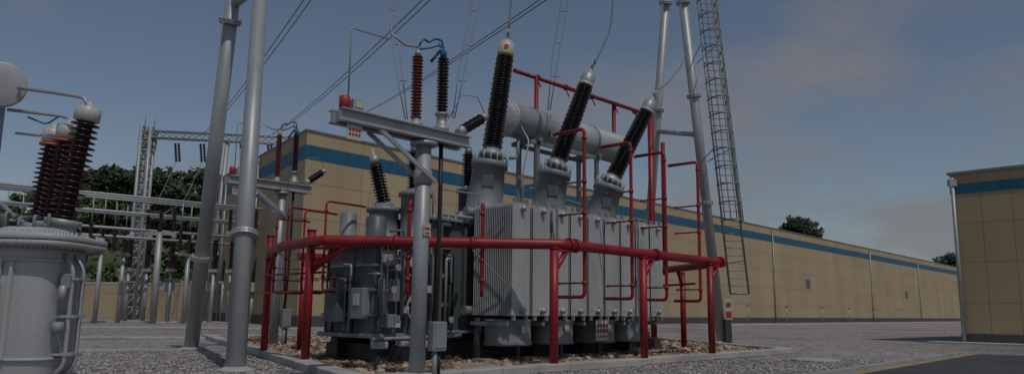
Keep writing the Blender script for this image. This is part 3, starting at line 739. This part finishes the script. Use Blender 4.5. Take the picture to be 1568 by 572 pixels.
m.path([t3,(6.2,30,10.6),(7.6,33.5,12.5),(8.9,37.7,14.9)],.03,WIRE,6,1)
m.lathe(t2-V((0,0,.1)),(0.3,0,1),[(0,.05),(.22,.05)],BLUE,12)
m.make("overhead_conductors")

# ---------------------------------------------------------------- vegetation
def leafcloud(m,c,rx,ry,rz,n,size,mat,rng,sp=.42):
    c=V(c); lobes=[(V((rng.gauss(0,sp)*rx,rng.gauss(0,sp)*ry,rng.uniform(-.6,.75)*rz)),rng.uniform(.3,.55)) for _ in range(9)]
    for i in range(n):
        lo,k=lobes[rng.randrange(9)]
        d=V((rng.gauss(0,1),rng.gauss(0,1),rng.gauss(0,1))).normalized()*(rng.random()**.4)
        p=c+lo+V((d.x*rx*k,d.y*ry*k,d.z*rz*k)); s_=size*rng.uniform(.6,1.4)
        a=V((rng.gauss(0,1),rng.gauss(0,1),rng.gauss(0,1))).normalized(); b=a.orthogonal().normalized()
        k0=len(m.v); m.v+=[p-a*s_-b*s_*.6,p+a*s_-b*s_*.5,p+a*s_*.8+b*s_*.6,p-a*s_*.7+b*s_*.5]; m.face([k0,k0+1,k0+2,k0+3],mat)
def hz(x,y):
    t=max(0,min(1,(y-118)/70)); t=t*t*(3-2*t)
    b=16+7*math.exp(-((x+82)/30)**2)+3*math.sin(x*.05)
    return t*b*max(0,min(1,(-x+20)/60))+noise.noise(V((x*.05,y*.05,0)))*2.5*t
m=MB(); NX,NY=70,34
for j in range(NY):
    for i in range(NX):
        x=-330+i*5.2; y=112+j*5; m.v.append(V((x,y,hz(x,y)-.3)))
for j in range(NY-1):
    for i in range(NX-1): k=j*NX+i; m.face([k,k+1,k+NX+1,k+NX],GRASS,True)
m.make("hillside")
rng=random.Random(11); m=MB()
for i in range(330):
    x=rng.uniform(-190,-30); y=rng.uniform(120,188); z=hz(x,y); s_=rng.uniform(.5,1.25)
    leafcloud(m,(x,y,z+1.4*s_),3.6*s_,3.6*s_,2.2*s_,170,.45,LEAF if rng.random()<.65 else LEAFD,rng)
m.make("hillside_shrubs")
def tree(name,x,y,z,h,r,n,mat,rng,size=.45):
    m=MB(); base=V((x,y,z))
    m.path([base,base+V((.2,0,h*.35)),base+V((-.1,.1,h*.6)),base+V((.1,0,h*.85))],h*.018,BARK,7)
    m.tube(base,base+V((.1,0,h*.5)),h*.035,BARK,r1=h*.02,n=8)
    for k in range(8):
        a=rng.random()*6.28; zz=h*rng.uniform(.35,.8); l=r*rng.uniform(.6,1.0)
        e=base+V((math.cos(a)*l,math.sin(a)*l,zz+h*.12)); m.tube(base+V((0,0,zz)),e,h*.012,BARK,r1=.03,n=6)
        leafcloud(m,e,r*.45,r*.45,h*.16,n//12,size,mat,rng)
    leafcloud(m,base+V((0,0,h*.68)),r*.85,r*.85,h*.33,n//2,size,mat,rng)
    m.make(name)
for x,y,h,r in((-95,168,12,7),(-88,172,13,7.5),(-80,165,14,8),(-73,170,15,8),(-66,168,13,7),(-60,172,11,6.5),(-102,172,9,6),(-53,168,10,5.5),(-120,170,8,5),(-135,172,8,6),(-47,165,9,5),(-84,158,10,6),(-70,158,11,6),(-110,165,8,5.5),(-128,165,7,5)):
    tree("broadleaf_tree",x,y,hz(x,y)-.5,h*.85,r,1500,LEAFD if rng.random()<.6 else LEAF,rng)
def bigtree(x,y,h,r,n,mat,size):
    m=MB(); m.tube((x,y,0),(x,y,h*.8),1.0,BARK,r1=.3,n=10)
    for k in range(22):
        a=k*2.4; f=(k/22); l=r*math.sqrt(max(0,1-f*f*.95))*rng.uniform(.45,1.0); zz=h*(.66+.30*f)
        e=V((x+math.cos(a)*l,y+math.sin(a)*l,zz)); m.tube((x,y,zz-2.5),e,.25,BARK,r1=.08,n=6)
        leafcloud(m,e,r*.42,r*.42,h*.07,n//22,size,mat,rng,.5)
    m.make("broadleaf_tree")
bigtree(97,258,33.5,7.0,9000,LEAFD,.45)
bigtree(190,330,28,8,3500,LEAFD,.6); bigtree(199,335,27,8,3500,LEAFD,.6)
tree("broadleaf_tree",-9,170,0,14,7,900,LEAF,rng)

# ---------------------------------------------------------------- world & sun
w=bpy.data.worlds.new("World"); sc.world=w; w.use_nodes=True; nt=w.node_tree; nt.nodes.clear()
out=nt.nodes.new("ShaderNodeOutputWorld"); bg=nt.nodes.new("ShaderNodeBackground")
sky=nt.nodes.new("ShaderNodeTexSky"); sky.sky_type='NISHITA'; sky.sun_disc=False
EL=math.radians(58); AZ=math.radians(150)
sky.sun_elevation=EL; sky.sun_rotation=AZ; sky.air_density=1.0; sky.dust_density=.6; sky.ozone_density=1.5
hs=nt.nodes.new("ShaderNodeHueSaturation"); hs.inputs["Saturation"].default_value=.88; nt.links.new(sky.outputs[0],hs.inputs["Color"])
tc=nt.nodes.new("ShaderNodeTexCoord"); sep=nt.nodes.new("ShaderNodeSeparateXYZ"); nt.links.new(tc.outputs["Generated"],sep.inputs[0])
def mth(op,a,b=None,clamp=False):
    n=nt.nodes.new("ShaderNodeMath"); n.operation=op; n.use_clamp=clamp
    for i,v in enumerate((a,b)):
        if v is None: continue
        if isinstance(v,(int,float)): n.inputs[i].default_value=v
        else: nt.links.new(v,n.inputs[i])
    return n.outputs[0]
den=mth('ADD',mth('MAXIMUM',sep.outputs[2],0),.22)
cx=mth('DIVIDE',sep.outputs[0],den); cy=mth('DIVIDE',sep.outputs[1],den)
cmb=nt.nodes.new("ShaderNodeCombineXYZ"); nt.links.new(cx,cmb.inputs[0]); nt.links.new(cy,cmb.inputs[1])
no=nt.nodes.new("ShaderNodeTexNoise"); no.inputs["Scale"].default_value=1.5; no.inputs["Detail"].default_value=10; no.inputs["Roughness"].default_value=.56; no.inputs["Distortion"].default_value=.25
mpn=nt.nodes.new("ShaderNodeMapping"); mpn.inputs["Location"].default_value=(3.1,1.7,0)
nt.links.new(cmb.outputs[0],mpn.inputs[0]); nt.links.new(mpn.outputs[0],no.inputs["Vector"])
bias=mth('ADD',mth('MULTIPLY',sep.outputs[0],.14),mth('MULTIPLY',mth('SUBTRACT',.26,sep.outputs[2]),.55))
mk=mth('ADD',no.outputs[0],bias)
cr=nt.nodes.new("ShaderNodeValToRGB"); cr.color_ramp.elements[0].position=.50; cr.color_ramp.elements[1].position=.70; nt.links.new(mk,cr.inputs[0])
mask=mth('MULTIPLY',cr.outputs[0],.72)
cl=nt.nodes.new("ShaderNodeVectorMath"); cl.operation='SCALE'; cl.inputs[0].default_value=(1.0,.975,1.03); cl.inputs["Scale"].default_value=3.7
mx=nt.nodes.new("ShaderNodeMixRGB"); nt.links.new(mask,mx.inputs[0]); nt.links.new(hs.outputs[0],mx.inputs[1]); nt.links.new(cl.outputs[0],mx.inputs[2])
nt.links.new(mx.outputs[0],bg.inputs[0]); bg.inputs[1].default_value=.05
nt.links.new(bg.outputs[0],out.inputs[0])
sl=bpy.data.lights.new("sun",'SUN'); sl.energy=1.25; sl.angle=math.radians(.5); sl.color=(1,.94,.86)
so=bpy.data.objects.new("sun",sl); bpy.context.collection.objects.link(so)
sd=V((math.sin(AZ)*math.cos(EL),math.cos(AZ)*math.cos(EL),math.sin(EL))); so.rotation_euler=sd.to_track_quat('Z','Y').to_euler(); so.location=(20,-30,60)
# ---------------------------------------------------------------- camera
cam=bpy.data.cameras.new("camera"); cam.sensor_width=36; cam.lens=36*1180/1568; cam.clip_end=4000; cam.clip_start=.1
co=bpy.data.objects.new("camera",cam); bpy.context.collection.objects.link(co)
R=Matrix.Rotation(math.radians(90+9.12),3,'X')@Matrix.Rotation(0.012,3,'Z')
co.matrix_world=Matrix.Translation((0,0,1.5))@R.to_4x4(); sc.camera=co
